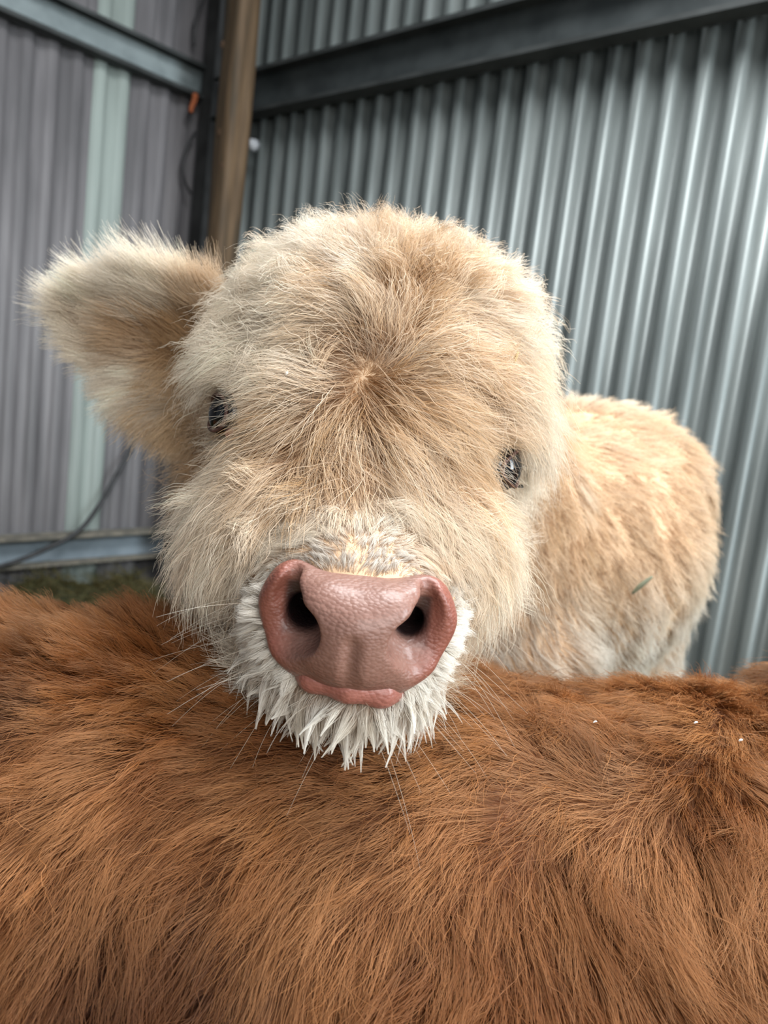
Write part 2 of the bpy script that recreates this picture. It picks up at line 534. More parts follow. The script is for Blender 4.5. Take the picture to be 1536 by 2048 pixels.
# black steel angle in the corner
ang = np.array([(-0.02, 0.0), (0.05, 0.0), (0.05, 0.004), (-0.016, 0.004), (-0.016, 0.06), (-0.02, 0.06)])
bm = bmesh.new(); ends = []
base = PL + 0.598 * DL + 0.015 * NL
for z in (0.0, 2.93):
    ends.append([bm.verts.new((*(base + a_ * DL + b_ * NL), z)) for a_, b_ in ang])
for i in range(6):
    bm.faces.new((ends[0][i], ends[0][(i + 1) % 6], ends[1][(i + 1) % 6], ends[1][i]))
bm.faces.new(ends[0][::-1]); bm.faces.new(ends[1])
tag(link('corner_angle', bm_mesh('corner_angle', bm), M_angle, None, False), 'black steel angle strip standing between left wall and timber post', 'steel angle')

# timber post, slightly waney, with knots
bm = bmesh.new()
pc = np.array([-0.660, 2.838]) * 0.925; rings = []
for j in range(40):
    z = 2.93 * j / 39
    r_ = []
    for k in range(24):
        a_ = 2 * math.pi * k / 24
        ca, sa = math.cos(a_), math.sin(a_)
        q = 0.043 / (abs(ca) ** 5 + abs(sa) ** 5) ** 0.2
        q += 0.0025 * math.sin(3.1 * z + k * 0.7) + 0.0015 * math.sin(9 * z + 2 * k)
        p = pc + q * (ca * DR + sa * NR)
        r_.append(bm.verts.new((p[0], p[1], z)))
    rings.append(r_)
for j in range(39):
    for k in range(24):
        bm.faces.new((rings[j][k], rings[j][(k + 1) % 24], rings[j + 1][(k + 1) % 24], rings[j + 1][k]))
bm.faces.new(rings[-1]); bm.faces.new(rings[0][::-1])
post = link('timber_post', bm_mesh('timber_post', bm), M_timber)
tag(post, 'brown timber corner post where the two metal walls meet', 'post')
front = -DR * 0.0 + NR
for (off, z, r) in ((-0.006, 1.74, 0.012), (0.02, 1.64, 0.011), (-0.03, 2.0, 0.009)):
    bm = bmesh.new()
    bmesh.ops.create_icosphere(bm, subdivisions=2, radius=r)
    c_ = pc + off * DR + 0.041 * NR
    for v in bm.verts:
        q = c_ + v.co.x * DR + v.co.y * 0.35 * NR
        v.co = Vector((q[0], q[1], z + v.co.z * 1.3))
    o = link('knot', bm_mesh('knot', bm), noise_mat('timber knot', (0.04, 0.02, 0.01), (0.09, 0.05, 0.025), 80, 0.8), post)
    o['label'] = 'dark knot in the post'

# ------------------------------------------------------------------ cables and small fittings
def onL(s_, z, out=0.02):
    q = PL + s_ * DL + out * NL
    return (q[0], q[1], z)


def onR(s_, z, out=0.02):
    q = CO + s_ * DR + out * NR
    return (q[0], q[1], z)


def spline(pts, n=10):
    P_ = [Vector(p) for p in pts]; P_ = [P_[0]] + P_ + [P_[-1]]
    out = []
    for i in range(1, len(P_) - 2):
        for k in range(n):
            u = k / n
            a, b, c, d = P_[i - 1], P_[i], P_[i + 1], P_[i + 2]
            out.append(0.5 * ((2 * b) + (c - a) * u + (2 * a - 5 * b + 4 * c - d) * u * u + (3 * b - a - 3 * c + d) * u ** 3))
    out.append(P_[-2])
    return out


def cable(pts, r, label):
    return tag(link('cable', tube_mesh('cable', spline(pts), r, 8), M_black), label, 'cable')


cable([onL(0.572, 2.30, 0.012), onL(0.56, 2.21, 0.014), onL(0.535, 2.13, 0.014), onL(0.54, 2.06, 0.012)], 0.005, 'thin black cable curving down above the left upper rail')
cable([onL(0.572, 1.80, 0.012), onL(0.545, 1.75, 0.014), onL(0.53, 1.68, 0.014), onL(0.545, 1.63, 0.014), onL(0.572, 1.60, 0.012)], 0.005, 'thin black cable loop beside the corner below the upper rail')
cable([onL(-0.30, 0.33, 0.05), onL(-0.02, 0.361, 0.05), onL(0.136, 0.412, 0.05), onL(0.232, 0.464, 0.05), onL(0.303, 0.555, 0.045), onL(0.375, 0.676, 0.035), onL(0.424, 0.757, 0.02), onL(0.45, 0.83, 0.012)], 0.0075, 'black cable sagging across the low left rail')

tw = tube_mesh('twine', spline([onL(0.545, 1.905, 0.03), onL(0.54, 1.885, 0.036), onL(0.533, 1.862, 0.034), onL(0.53, 1.845, 0.036)]), [0.011 - 0.00012 * i for i in range(31)], 8)
tag(link('baler_twine', tw, M_orange), 'orange twine end hanging under the left upper rail', 'twine')
bm = bmesh.new()
bmesh.ops.create_cone(bm, cap_ends=True, segments=20, radius1=0.019, radius2=0.016, depth=0.03)
bmesh.ops.bevel(bm, geom=bm.edges[:], offset=0.003, segments=2, affect='EDGES')
ins = link('insulator', bm_mesh('insulator', bm), M_white)
ins.location = onR(0.265, 1.745, 0.02); ins.rotation_euler = (math.pi / 2, 0, math.atan2(NR[1], NR[0]) + math.pi / 2)
tag(ins, 'small white plastic insulator right of the timber post', 'insulator')

# hay heap along the foot of the left wall
nx, ny = 60, 24
U, Wd = np.meshgrid(np.linspace(-1.6, 0.455, nx), np.linspace(0.0, 0.75, ny), indexing='ij')
hh = (0.30 * np.cos(np.clip(Wd / 0.75, 0, 1) * np.pi / 2) ** 0.8) * (0.85 + 0.15 * np.sin(U * 7) + 0.08 * np.sin(U * 17 + Wd * 9))
XY = PL[None, None] + U[..., None] * DL + (Wd[..., None] + 0.03) * NL
hv = np.concatenate([XY, hh[..., None]], 2).reshape(-1, 3)
hi_ = np.arange(nx * ny).reshape(nx, ny)
hf = np.stack([hi_[:-1, :-1].ravel(), hi_[:-1, 1:].ravel(), hi_[1:, 1:].ravel(), hi_[1:, :-1].ravel()], 1)
M_haybase = noise_mat('hay heap', (0.02, 0.022, 0.008), (0.06, 0.058, 0.022), 60, 0.9, bump=0.6)
hay = link('hay', mesh_np('hay', hv, hf), M_haybase)
tag(hay, 'heap of dull green hay along the foot of the left wall', 'hay', kind='stuff')
hs = Surf(hv.astype(f32), hf)
up_ = lambda P, N: np.tile(np.array([[0.3, -0.4, 0.2]], f32), (len(P), 1))


def hay_col(P, N, rng):
    r = rng.random((len(P), 1), dtype=f32)
    return np.array([[0.05, 0.055, 0.018]], f32) * (1 - r) + np.array([[0.16, 0.13, 0.05]], f32) * r


make_fur('hay_stalks', hs, 6000, lambda P, N: np.ones(len(P)), up_, lambda P, N: np.full(len(P), 0.10, f32), lambda P, N: np.full(len(P), 0.45, f32),
         hay_col, M_hay, hay, 77, K=5, clumps=(), jitter=2.5, radius=0.0013, frizz=0.002, kind='stuff')

# ------------------------------------------------------------------ cream calf
HX = -0.017                                       # midline of its head
cream = empty('calf', (0.16, 1.0, 0.0))
tag(cream, 'cream fluffy calf resting its chin on the ginger calf', 'calf')


def both(fn):
    for sgn in (-1, 1): fn(sgn)


def cream_sdf(G):
    S = Sdf()
    # skull, brow, muzzle, cheeks, jaw
    S.add(ell(G, (HX - 0.002, 0.605, 1.015), (0.098, 0.092, 0.088)))
    S.add(ell(G, (HX, 0.575, 0.985), (0.090, 0.075, 0.085)), 0.03)
    S.add(cap(G, (HX, 0.545, 0.950), (HX + 0.004, 0.450, 0.888), 0.068, 0.046), 0.03)
    S.add(ell(G, (HX + 0.008, 0.443, 0.878), (0.056, 0.050, 0.046)), 0.025)
    S.add(ell(G, (HX + 0.010, 0.440, 0.843), (0.043, 0.046, 0.021)), 0.02)
    for sg in (-1, 1):
        S.add(ell(G, (HX + sg * 0.048, 0.535, 0.903), (0.046, 0.080, 0.055)), 0.03)
        S.add(ell(G, (HX + sg * 0.075, 0.565, 0.985), (0.030, 0.040, 0.035)), 0.03)
        S.add(cap(G, (HX + sg * 0.035, 0.62, 0.875), (HX + sg * 0.025, 0.46, 0.848), 0.045, 0.026), 0.02)
        S.cut(ell(G, (-0.121 if sg < 0 else 0.085, 0.530, 0.976 if sg < 0 else 0.962), (0.013, 0.019, 0.017)), 0.008)
    for sg in (-1, 1):
        S.add(ell(G, (HX + 0.004 + sg * 0.038, 0.615, 1.036), (0.054, 0.065, 0.055)), 0.03)
        S.cut(ell(G, (HX + 0.0095 + sg * 0.026, 0.395, 0.884), (0.021, 0.036, 0.019)), 0.004)
        S.cut(cap(G, (HX + 0.0095 + sg * 0.029, 0.37, 0.886), (HX + 0.0095 + sg * 0.033, 0.435, 0.893), 0.015, 0.014), 0.004)
    # neck and body
    S.add(cap(G, (HX, 0.68, 0.985), (0.08, 0.98, 0.86), 0.105, 0.165), 0.05)
    S.add(ell(G, (-0.085, 0.735, 0.940), (0.098, 0.105, 0.125)), 0.04)
    S.add(ell(G, (0.10, 0.97, 0.79), (0.15, 0.17, 0.20)), 0.06)
    S.add(ell(G, (0.265, 1.16, 0.82), (0.185, 0.24, 0.200)), 0.06)
    S.add(ell(G, (0.340, 1.22, 0.895), (0.136, 0.17, 0.125)), 0.05)
    # legs
    for (x, y) in ((-0.02, 0.93), (0.17, 0.86)):
        S.add(cap(G, (x + 0.01, y + 0.02, 0.72), (x, y, 0.36), 0.075, 0.042), 0.04)
        S.add(cap(G, (x, y, 0.36), (x, y + 0.01, 0.06), 0.036, 0.027), 0.02)
        S.add(ell(G, (x, y - 0.01, 0.035), (0.034, 0.042, 0.035)), 0.015)
    for (x, y) in ((0.24, 1.40), (0.44, 1.30)):
        S.add(cap(G, (x - 0.03, y - 0.02, 0.80), (x - 0.03, y - 0.06, 0.52), 0.11, 0.070), 0.05)
        S.add(cap(G, (x - 0.02, y - 0.06, 0.52), (x + 0.02, y + 0.05, 0.33), 0.062, 0.036), 0.03)
        S.add(cap(G, (x + 0.02, y + 0.05, 0.33), (x + 0.01, y + 0.02, 0.06), 0.034, 0.027), 0.02)
        S.add(ell(G, (x + 0.005, y, 0.035), (0.034, 0.042, 0.035)), 0.015)
    # tail
    S.add(cap(G, (0.385, 1.475, 0.90), (0.40, 1.52, 0.62), 0.022, 0.014), 0.02)
    return S.f


lo, hi, hh_ = (-0.16, 0.36, -0.005), (0.62, 1.57, 1.15), 0.006
cv, cf = surface_net(cream_sdf(grid(lo, hi, hh_)), lo, hh_)
body = link('body', mesh_np('body', cv, cf), M_cream_skin, cream)
csurf = Surf(cv, cf)

# --- nose: bare pink pad with two nostrils, fine grain, its own mesh
NX = HX + 0.0095


def nose_sdf(G):
    S = Sdf()
    S.add(ell(G, (NX, 0.424, 0.880), (0.042, 0.052, 0.029)))
    S.add(ell(G, (NX, 0.406, 0.890), (0.036, 0.031, 0.0165)), 0.012)
    S.add(ell(G, (NX, 0.410, 0.867), (0.031, 0.035, 0.0180)), 0.012)
    S.add(cap(G, (NX - 0.023, 0.400, 0.8615), (NX + 0.023, 0.400, 0.8580), 0.008, 0.008), 0.010)
    for sg in (-1, 1):
        # wing: an outer rim curling round the nostril, and the roof above it
        S.add(cap(G, (NX + sg * 0.035, 0.409, 0.8995), (NX + sg * 0.0405, 0.411, 0.888), 0.0072, 0.0075), 0.016)
        S.add(cap(G, (NX + sg * 0.0405, 0.411, 0.888), (NX + sg * 0.035, 0.403, 0.869), 0.0075, 0.0085), 0.016)
        S.add(cap(G, (NX + sg * 0.019, 0.393, 0.893), (NX + sg * 0.035, 0.409, 0.8995), 0.010, 0.0072), 0.014)
        # nostril: a groove from the upper corner, a broad sloping side wall, a deep pit at the inner end
        S.cut(cap(G, (NX + sg * 0.0345, 0.4015, 0.908), (NX + sg * 0.0345, 0.398, 0.896), 0.0026, 0.0052), 0.006)
        S.cut(cap(G, (NX + sg * 0.0345, 0.398, 0.896), (NX + sg * 0.0245, 0.386, 0.882), 0.0052, 0.0090), 0.008)
        S.cut(ell(G, (NX + sg * 0.0365, 0.391, 0.881), (0.011, 0.010, 0.014)), 0.012)
        S.cut(cap(G, (NX + sg * 0.0250, 0.384, 0.883 + 0.001 * sg), (NX + sg * 0.0285, 0.425, 0.889), 0.0078 - 0.0014 * sg, 0.008), 0.006)
    S.cut(cap(G, (NX, 0.3715, 0.880), (NX, 0.376, 0.850), 0.0005, 0.0014), 0.008)
    return S.f


lo2, h2 = (NX - 0.064, 0.358, 0.845), 0.001
nv, nf = surface_net(nose_sdf(grid(lo2, (NX + 0.064, 0.450, 0.935), h2)), lo2, h2)


def nose_mat():
    m, nt, b = new_mat('bare pink nose skin')
    at = nt.nodes.new('ShaderNodeAttribute'); at.attribute_name = 'skin_color'
    nz = nt.nodes.new('ShaderNodeTexNoise'); nz.inputs['Scale'].default_value = 260; nz.inputs['Detail'].default_value = 4
    tc = nt.nodes.new('ShaderNodeTexCoord')
    mix = nt.nodes.new('ShaderNodeMixRGB'); mix.blend_type = 'MULTIPLY'; mix.inputs[0].default_value = 0.5
    cr = nt.nodes.new('ShaderNodeValToRGB')
    cr.color_ramp.elements[0].position = 0.3; cr.color_ramp.elements[0].color = (0.72, 0.62, 0.58, 1)
    cr.color_ramp.elements[1].position = 0.62; cr.color_ramp.elements[1].color = (1, 1, 1, 1)
    vo = nt.nodes.new('ShaderNodeTexVoronoi'); vo.inputs['Scale'].default_value = 520; vo.feature = 'F1'
    mp = nt.nodes.new('ShaderNodeMapping'); mp.inputs['Scale'].default_value = (0.75, 1, 1.15)
    bp = nt.nodes.new('ShaderNodeBump'); bp.inputs['Strength'].default_value = 0.35; bp.inputs['Distance'].default_value = 0.0012; bp.invert = True
    for a, c in ((tc.outputs['Object'], nz.inputs['Vector']), (tc.outputs['Object'], mp.inputs['Vector']), (mp.outputs['Vector'], vo.inputs['Vector']),
                 (nz.outputs['Fac'], cr.inputs['Fac']), (at.outputs['Color'], mix.inputs[1]), (cr.outputs['Color'], mix.inputs[2]),
                 (mix.outputs['Color'], b.inputs['Base Color']), (vo.outputs['Distance'], bp.inputs['Height']), (bp.outputs['Normal'], b.inputs['Normal'])):
        nt.links.new(a, c)
    b.inputs['Roughness'].default_value = 0.48
    b.inputs['Specular IOR Level'].default_value = 0.38
    b.inputs['Coat Weight'].default_value = 0.15; b.inputs['Coat Roughness'].default_value = 0.12
    b.inputs['Subsurface Weight'].default_value = 0.12; b.inputs['Subsurface Radius'].default_value = (0.004, 0.0015, 0.001); b.inputs['Subsurface Scale'].default_value = 1.0
    return m


M_nose = nose_mat()


def skin_color(me, V, fn):
    c = fn(V).astype(f32)
    a = me.attributes.new('skin_color', 'FLOAT_COLOR', 'POINT')
    a.data.foreach_set('color', np.concatenate([c, np.ones((len(c), 1), f32)], 1).ravel())


def nose_color(V):
    x = np.abs(V[:, 0] - NX); z = V[:, 2]
    mid = np.array([[0.205, 0.105, 0.080]]); red = np.array([[0.215, 0.074, 0.051]]); dark = np.array([[0.02, 0.01, 0.01]])
    w = smooth(0.026, 0.042, x)[:, None]
    w = np.maximum(w, (smooth(0.913, 0.924, z) * 0.8)[:, None])
    c = mid * (1 - w) + red * w
    ins_ = smooth(0.397, 0.408, V[:, 1]) * smooth(0.040, 0.036, x) * smooth(0.015, 0.0125, np.abs(z - 0.888)) * (x > 0.014)  # nostril depth: its shade put into the skin colour
    ins_ = ins_[:, None]
    return c * (1 - ins_) + dark * ins_


nme = mesh_np('nose', nv, nf)
skin_color(nme, nv, nose_color)
nose = link('nose', nme, M_nose, cream)
nose['label'] = 'bare pink wet nose pad with two nostrils'

# --- lower lip
def lip_sdf(G):
    S = Sdf()
    pts = [(-0.030, 0.411, 0.8535), (-0.018, 0.3955, 0.8545), (0.0, 0.3905, 0.8535), (0.017, 0.3950, 0.8510), (0.031, 0.410, 0.8475)]
    rr = [0.0050, 0.0062, 0.0064, 0.0062, 0.0050]
    for i in range(4):
        S.add(cap(G, (NX + pts[i][0], pts[i][1], pts[i][2]), (NX + pts[i + 1][0], pts[i + 1][1], pts[i + 1][2]), rr[i], rr[i + 1]), 0.010)
    return S.f


lo3 = (NX - 0.042, 0.372, 0.838)
lv, lf = surface_net(lip_sdf(grid(lo3, (NX + 0.042, 0.416, 0.868), 0.0008)), lo3, 0.0008)
lme = mesh_np('lower_lip', lv, lf)
skin_color(lme, lv, lambda V: np.tile(np.array([[0.28, 0.105, 0.08]]), (len(V), 1)))
link('lower_lip', lme, M_nose, cream)['label'] = 'wet pink lower lip'

# --- eyes
M_eye, nt, b = new_mat('dark eye')
b.inputs['Base Color'].default_value = (0.003, 0.003, 0.004, 1); b.inputs['Roughness'].default_value = 0.04; b.inputs['Specular IOR Level'].default_value = 0.3
b.inputs['Coat Weight'].default_value = 0.25; b.inputs['Coat Roughness'].default_value = 0.02
M_lid = noise_mat('bare eyelid skin', (0.035, 0.018, 0.014), (0.13, 0.06, 0.045), 200, 0.5, bump=0.1)
M_corner = noise_mat('pink eye corner', (0.20, 0.08, 0.05), (0.42, 0.20, 0.14), 150, 0.4, bump=0.1)
EYES = {}
for sg in (-1, 1):
    c_ = Vector((-0.1075, 0.538, 0.976)) if sg < 0 else Vector((0.0715, 0.538, 0.9625))
    EYES[sg] = c_
    bm = bmesh.new(); bmesh.ops.create_uvsphere(bm, u_segments=32, v_segments=20, radius=0.0170)
    for v in bm.verts: v.co += c_
    e = link('eye', bm_mesh('eye', bm), M_eye, cream)
    e['label'] = 'glossy black eye'
    # lids: a slanted almond rim round the ball, facing outwards and forwards
    axis = Vector((sg * 0.86, -0.48, 0.06)).normalized()
    a1 = axis.cross(Vector((0, 0, 1))).normalized(); a2 = axis.cross(a1).normalized()
    pts = []
    for k in range(41):
        th = 2 * math.pi * k / 40
        w_ = 0.0150 * math.cos(th); v_ = 0.0118 * math.sin(th) * (1 - 0.15 * math.cos(th))
        d_ = (axis * math.sqrt(max(0.0180 ** 2 - w_ * w_ - v_ * v_, 1e-6)) + a1 * w_ + a2 * v_)
        pts.append(c_ + d_)
    o = link('eyelid', tube_mesh('eyelid', pts, 0.0013, 8), M_lid, e)
    o.parent = e; o.matrix_parent_inverse = Matrix()
    # pink inner corner
    bm = bmesh.new(); bmesh.ops.create_icosphere(bm, subdivisions=3, radius=1.0)
    q = c_ + Vector((-sg * 0.0035, -0.0150, -0.0115))
    for v in bm.verts: v.co = q + Vector((v.co.x * 0.0052, v.co.y * 0.004, v.co.z * 0.0042))
    o = link('inner_corner', bm_mesh('inner_corner', bm), M_corner, e)
    o.parent = e; o.matrix_parent_inverse = Matrix()
    o['label'] = 'pink inner corner of the eye'

# --- ear (the calf's right one, held out sideways); the far one lies behind the head
def ear_mesh(sg, root, tipv):
    ax = tipv - root; ln = np.linalg.norm(ax); ax = ax / ln
    upv = np.array([0.0, -0.10, 1.0]); upv -= ax * (upv @ ax); upv /= np.linalg.norm(upv)
    fw = np.cross(ax, upv) * sg
    if fw[1] > 0: fw = -fw
    nu, nv_ = 26, 22
    front_, back_ = [], []
    for i in range(nu):
        u = i / (nu - 1)
        half = 0.047 * (math.sin(math.pi * min(1, (0.16 + 0.84 * u) ** 0.85)) ** 0.62 if u < 1 else 0) + 0.004
        cup = 0.020 * (1 - u) ** 0.6 + 0.008
        for j in range(nv_):
            v = -1 + 2 * j / (nv_ - 1)
            p = root + ax * ln * u + upv * half * v * (0.92 if v < 0 else 1.05) + fw * (cup * (v * v) - 0.012 * u - cup * 0.5)
            th_ = 0.0045 * (1 - v * v) + 0.0015
            front_.append(p + fw * th_); back_.append(p - fw * th_)
    V = np.array(front_ + back_); m = nu * nv_
    F = []
    for i in range(nu - 1):
        for j in range(nv_ - 1):
            a, b_, c, d = i * nv_ + j, i * nv_ + j + 1, (i + 1) * nv_ + j + 1, (i + 1) * nv_ + j
            F.append((a, b_, c, d)); F.append((m + d, m + c, m + b_, m + a))
    for i in range(nu - 1):
        a, d = i * nv_, (i + 1) * nv_
        F.append((a, d, m + d, m + a))
        a, d = i * nv_ + nv_ - 1, (i + 1) * nv_ + nv_ - 1
        F.append((d, a, m + a, m + d))
    for j in range(nv_ - 1):
        a, b_ = (nu - 1) * nv_ + j, (nu - 1) * nv_ + j + 1
        F.append((a, m + a, m + b_, b_))
    F = np.array(F)
    c = V.mean(0)
    q = V[F]; n_ = np.cross(q[:, 1] - q[:, 0], q[:, 2] - q[:, 0])
    k = m and (np.arange(len(F)) >= 0)
    # make the front sheet's normal look along fw
    if (n_[0] @ fw) < 0: F = F[:, ::-1]
    return V.astype(f32), F.astype(np.int32), ax, upv, fw, root, ln


ev, ef, e_ax, e_up, e_fw, e_root, e_len = ear_mesh(-1, np.array([HX - 0.112, 0.660, 1.000]), np.array([HX - 0.258, 0.680, 1.036]))
ear = link('ear', mesh_np('ear', ev, ef), M_cream_skin, cream)
ear['label'] = 'wide furry ear held out sideways'
esurf = Surf(ev, ef)

# --- coat of the cream calf
SW = np.array([-0.026, 0.497, 1.002], f32)
S2 = np.array([-0.058, 0.482, 0.962], f32)        # second parting, below and towards the shaded eye        # whorl on the forehead
NO = np.array([NX, 0.395, 0.885], f32)            # centre of the nose
CREAM = np.array([[0.92, 0.82, 0.67]], f32)
TAN = np.array([[0.60, 0.345, 0.145]], f32)
WHITE = np.array([[0.92, 0.88, 0.80]], f32)


def head_w(P):
    """1 on the head, 0 on neck and body"""
    return smooth(0.74, 0.64, P[:, 1])


def muz_w(P):
    d = np.linalg.norm((P - NO) * np.array([1.0, 0.9, 1.0], f32), axis=1)
    return smooth(0.085, 0.055, d)


def face_comb(P, N):
    sg_ = np.array([0.022, 0.030, 0.050], f32)                 # the whorl runs out into a short parting up the forehead
    tt = np.clip(((P - SW) @ sg_) / float(sg_ @ sg_), 0, 1)[:, None]
    wob = np.stack([0.006 * vnoise(P, 40, 51), np.zeros(len(P), f32), 0.006 * vnoise(P, 40, 52)], 1)
    a = P - (SW + tt * sg_) + wob; ra = np.linalg.norm(a, axis=1, keepdims=True)
    b = P - NO; rb = np.linalg.norm(b, axis=1, keepdims=True)
    c = a / (ra + 0.012) * np.exp(-ra / 0.16) * 1.3 + b / (rb + 0.01) * np.exp(-(rb / 0.062) ** 2) * 2.6
    e = P - S2; re = np.linalg.norm(e, axis=1, keepdims=True)
    c = c * (1 - 0.75 * np.exp(-(re / 0.026) ** 2)) + e / (re + 0.006) * np.exp(-(re / 0.030) ** 2) * 1.3
    c[:, 0] += 0.35 * np.sign(P[:, 0] - HX) * smooth(0.0, 0.03, np.abs(P[:, 0] - HX))
    c[:, 2] -= 0.10
    c[:, 2] += 0.55 * np.exp(-((P[:, 0] - 0.0) / 0.030) ** 2) * smooth(1.00, 1.02, P[:, 2])
    back = np.array([[0, 0.5, 0.05]], f32) * smooth(0.60, 0.66, P[:, 1])[:, None]
    return c + back


def body_comb(P, N):
    c = np.zeros_like(P); c[:, 2] = -0.8; c[:, 1] = 0.45; c[:, 0] = 0.35
    return c


def all_comb(P, N):
    w = head_w(P)[:, None]
    return face_comb(P, N) * w + body_comb(P, N) * (1 - w)


def nose_gap(P):
    """no hair on the bare nose, mouth and eyes"""
    x = P[:, 0] - NX
    bare = ((np.abs(x) / 0.043) ** 3 + (np.abs(P[:, 2] - 0.884) / 0.025) ** 3 < 1) & (P[:, 1] < 0.43)
    lips = (np.abs(x) < 0.024) & (P[:, 2] > 0.852) & (P[:, 2] < 0.875) & (P[:, 1] < 0.42)
    g = ~(bare | lips)
    for sg in (-1, 1):
        g &= np.linalg.norm(P - np.array(EYES[sg], f32), axis=1) > 0.0185
    return g.astype(f32)


def face_len(P, N):
    d = np.linalg.norm(P - NO, axis=1)
    near = smooth(0.90, 0.925, P[:, 2])
    L = 0.009 + 0.046 * (smooth(0.050, 0.13, d) * (1 - near) + smooth(0.036, 0.100, d) * near)
    L = L + 0.014 * smooth(0.065, 0.02, np.linalg.norm(P - np.array([-0.02, 0.48, 0.985], f32), axis=1))
    L = L + 0.007 * smooth(0.05, 0.10, np.abs(P[:, 0] - HX)) * smooth(0.10, 0.15, d)
    for sg in (-1, 1):
        e_ = np.linalg.norm(P - np.array(EYES[sg], f32), axis=1)
        L = L * (0.30 + 0.70 * smooth(0.020, 0.042, e_))
    return L


def face_lift(P, N):
    d = np.linalg.norm(P - NO, axis=1)
    return 0.24 + 0.14 * smooth(0.12, 0.22, d) + 0.45 * smooth(1.05, 1.10, P[:, 2]) + 0.30 * vnoise(P, 38, 71) * smooth(0.06, 0.12, d) + 0.2 * smooth(0.07, 0.11, np.abs(P[:, 0] - HX)) * smooth(0.10, 0.15, d)


def face_color(P, N, rng):
    n = len(P)
    r = rng.random((n, 1), dtype=f32)
    x = (P[:, 0] - HX)
    side = smooth(0.05, 0.105, np.abs(x))
    z = P[:, 2]
    tan = 0.34 - 0.42 * side
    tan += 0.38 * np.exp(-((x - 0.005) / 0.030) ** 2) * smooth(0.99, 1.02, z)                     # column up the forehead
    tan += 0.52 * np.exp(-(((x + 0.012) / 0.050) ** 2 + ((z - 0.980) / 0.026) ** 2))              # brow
    tan += 0.30 * smooth(0.0, 0.03, x) * smooth(0.12, 0.08, np.abs(x))                            # right half
    tan += 0.9 * smooth(-0.065, -0.09, x) * smooth(0.565, 0.60, P[:, 1]) * smooth(1.03, 0.99, z)     # shade on temple and jaw behind the eye, painted as tan
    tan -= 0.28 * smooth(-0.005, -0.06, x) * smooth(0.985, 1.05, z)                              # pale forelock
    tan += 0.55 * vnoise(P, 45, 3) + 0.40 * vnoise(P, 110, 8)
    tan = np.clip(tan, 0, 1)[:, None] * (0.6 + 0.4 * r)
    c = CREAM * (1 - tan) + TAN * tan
    mz = muz_w(P)[:, None]
    bridge = (smooth(0.895, 0.92, P[:, 2]) * 0.75)[:, None]
    mz = mz * (1 - bridge)
    low = smooth(0.898, 0.876, P[:, 2]) * smooth(0.475, 0.445, P[:, 1])
    mz = np.maximum(mz, low[:, None])
    chin = (smooth(0.865, 0.85, P[:, 2]) * smooth(0.48, 0.44, P[:, 1]))[:, None]
    mz = np.maximum(mz, chin)
    c = c * (1 - mz) + WHITE * mz
    top_ = (smooth(0.895, 0.915, P[:, 2]) * smooth(0.055, 0.035, np.linalg.norm(P - NO, axis=1)))[:, None]
    c = c * (1 - top_) + np.array([[0.66, 0.60, 0.53]], f32) * top_
    return c * (0.78 + 0.32 * rng.random((n, 1), dtype=f32))


def is_head(P): return (P[:, 1] < 0.70) & (P[:, 2] > 0.80)


face_d = lambda P, N: is_head(P) * nose_gap(P) * (0.35 + 0.65 * (P[:, 1] < 0.66)) * (1 + 2.2 * muz_w(P)) * smooth(0.74, 0.69, P[:, 1])
not_chin = lambda P: 1 - smooth(0.856, 0.846, P[:, 2]) * smooth(0.47, 0.44, P[:, 1])
EYE_AVOID = [(EYES[-1] + Vector((-0.010, -0.021, -0.001)), (0.0165, 0.028, 0.0185), 0.012), (EYES[1] + Vector((0.009, -0.020, 0.0)), (0.0125, 0.024, 0.0155), 0.05)]
NOSE_AVOID = [((NX, 0.375, 0.884), (0.041, 0.03, 0.026), 0.02)] + [((NX + g_ * 0.028, 0.405, 0.886), (0.019, 0.05, 0.017), 0.0) for g_ in (-1, 1)]
side_m = lambda P: smooth(0.896, 0.876, P[:, 2]) * smooth(0.472, 0.445, P[:, 1]) * not_chin(P)
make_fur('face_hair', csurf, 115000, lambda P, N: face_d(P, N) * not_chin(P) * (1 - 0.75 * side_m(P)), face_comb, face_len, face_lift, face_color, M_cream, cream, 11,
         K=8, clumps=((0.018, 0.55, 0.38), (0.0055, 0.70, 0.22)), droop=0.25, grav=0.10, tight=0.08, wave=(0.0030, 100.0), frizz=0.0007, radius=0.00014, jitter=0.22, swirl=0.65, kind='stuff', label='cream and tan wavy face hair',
         avoid=EYE_AVOID + NOSE_AVOID)
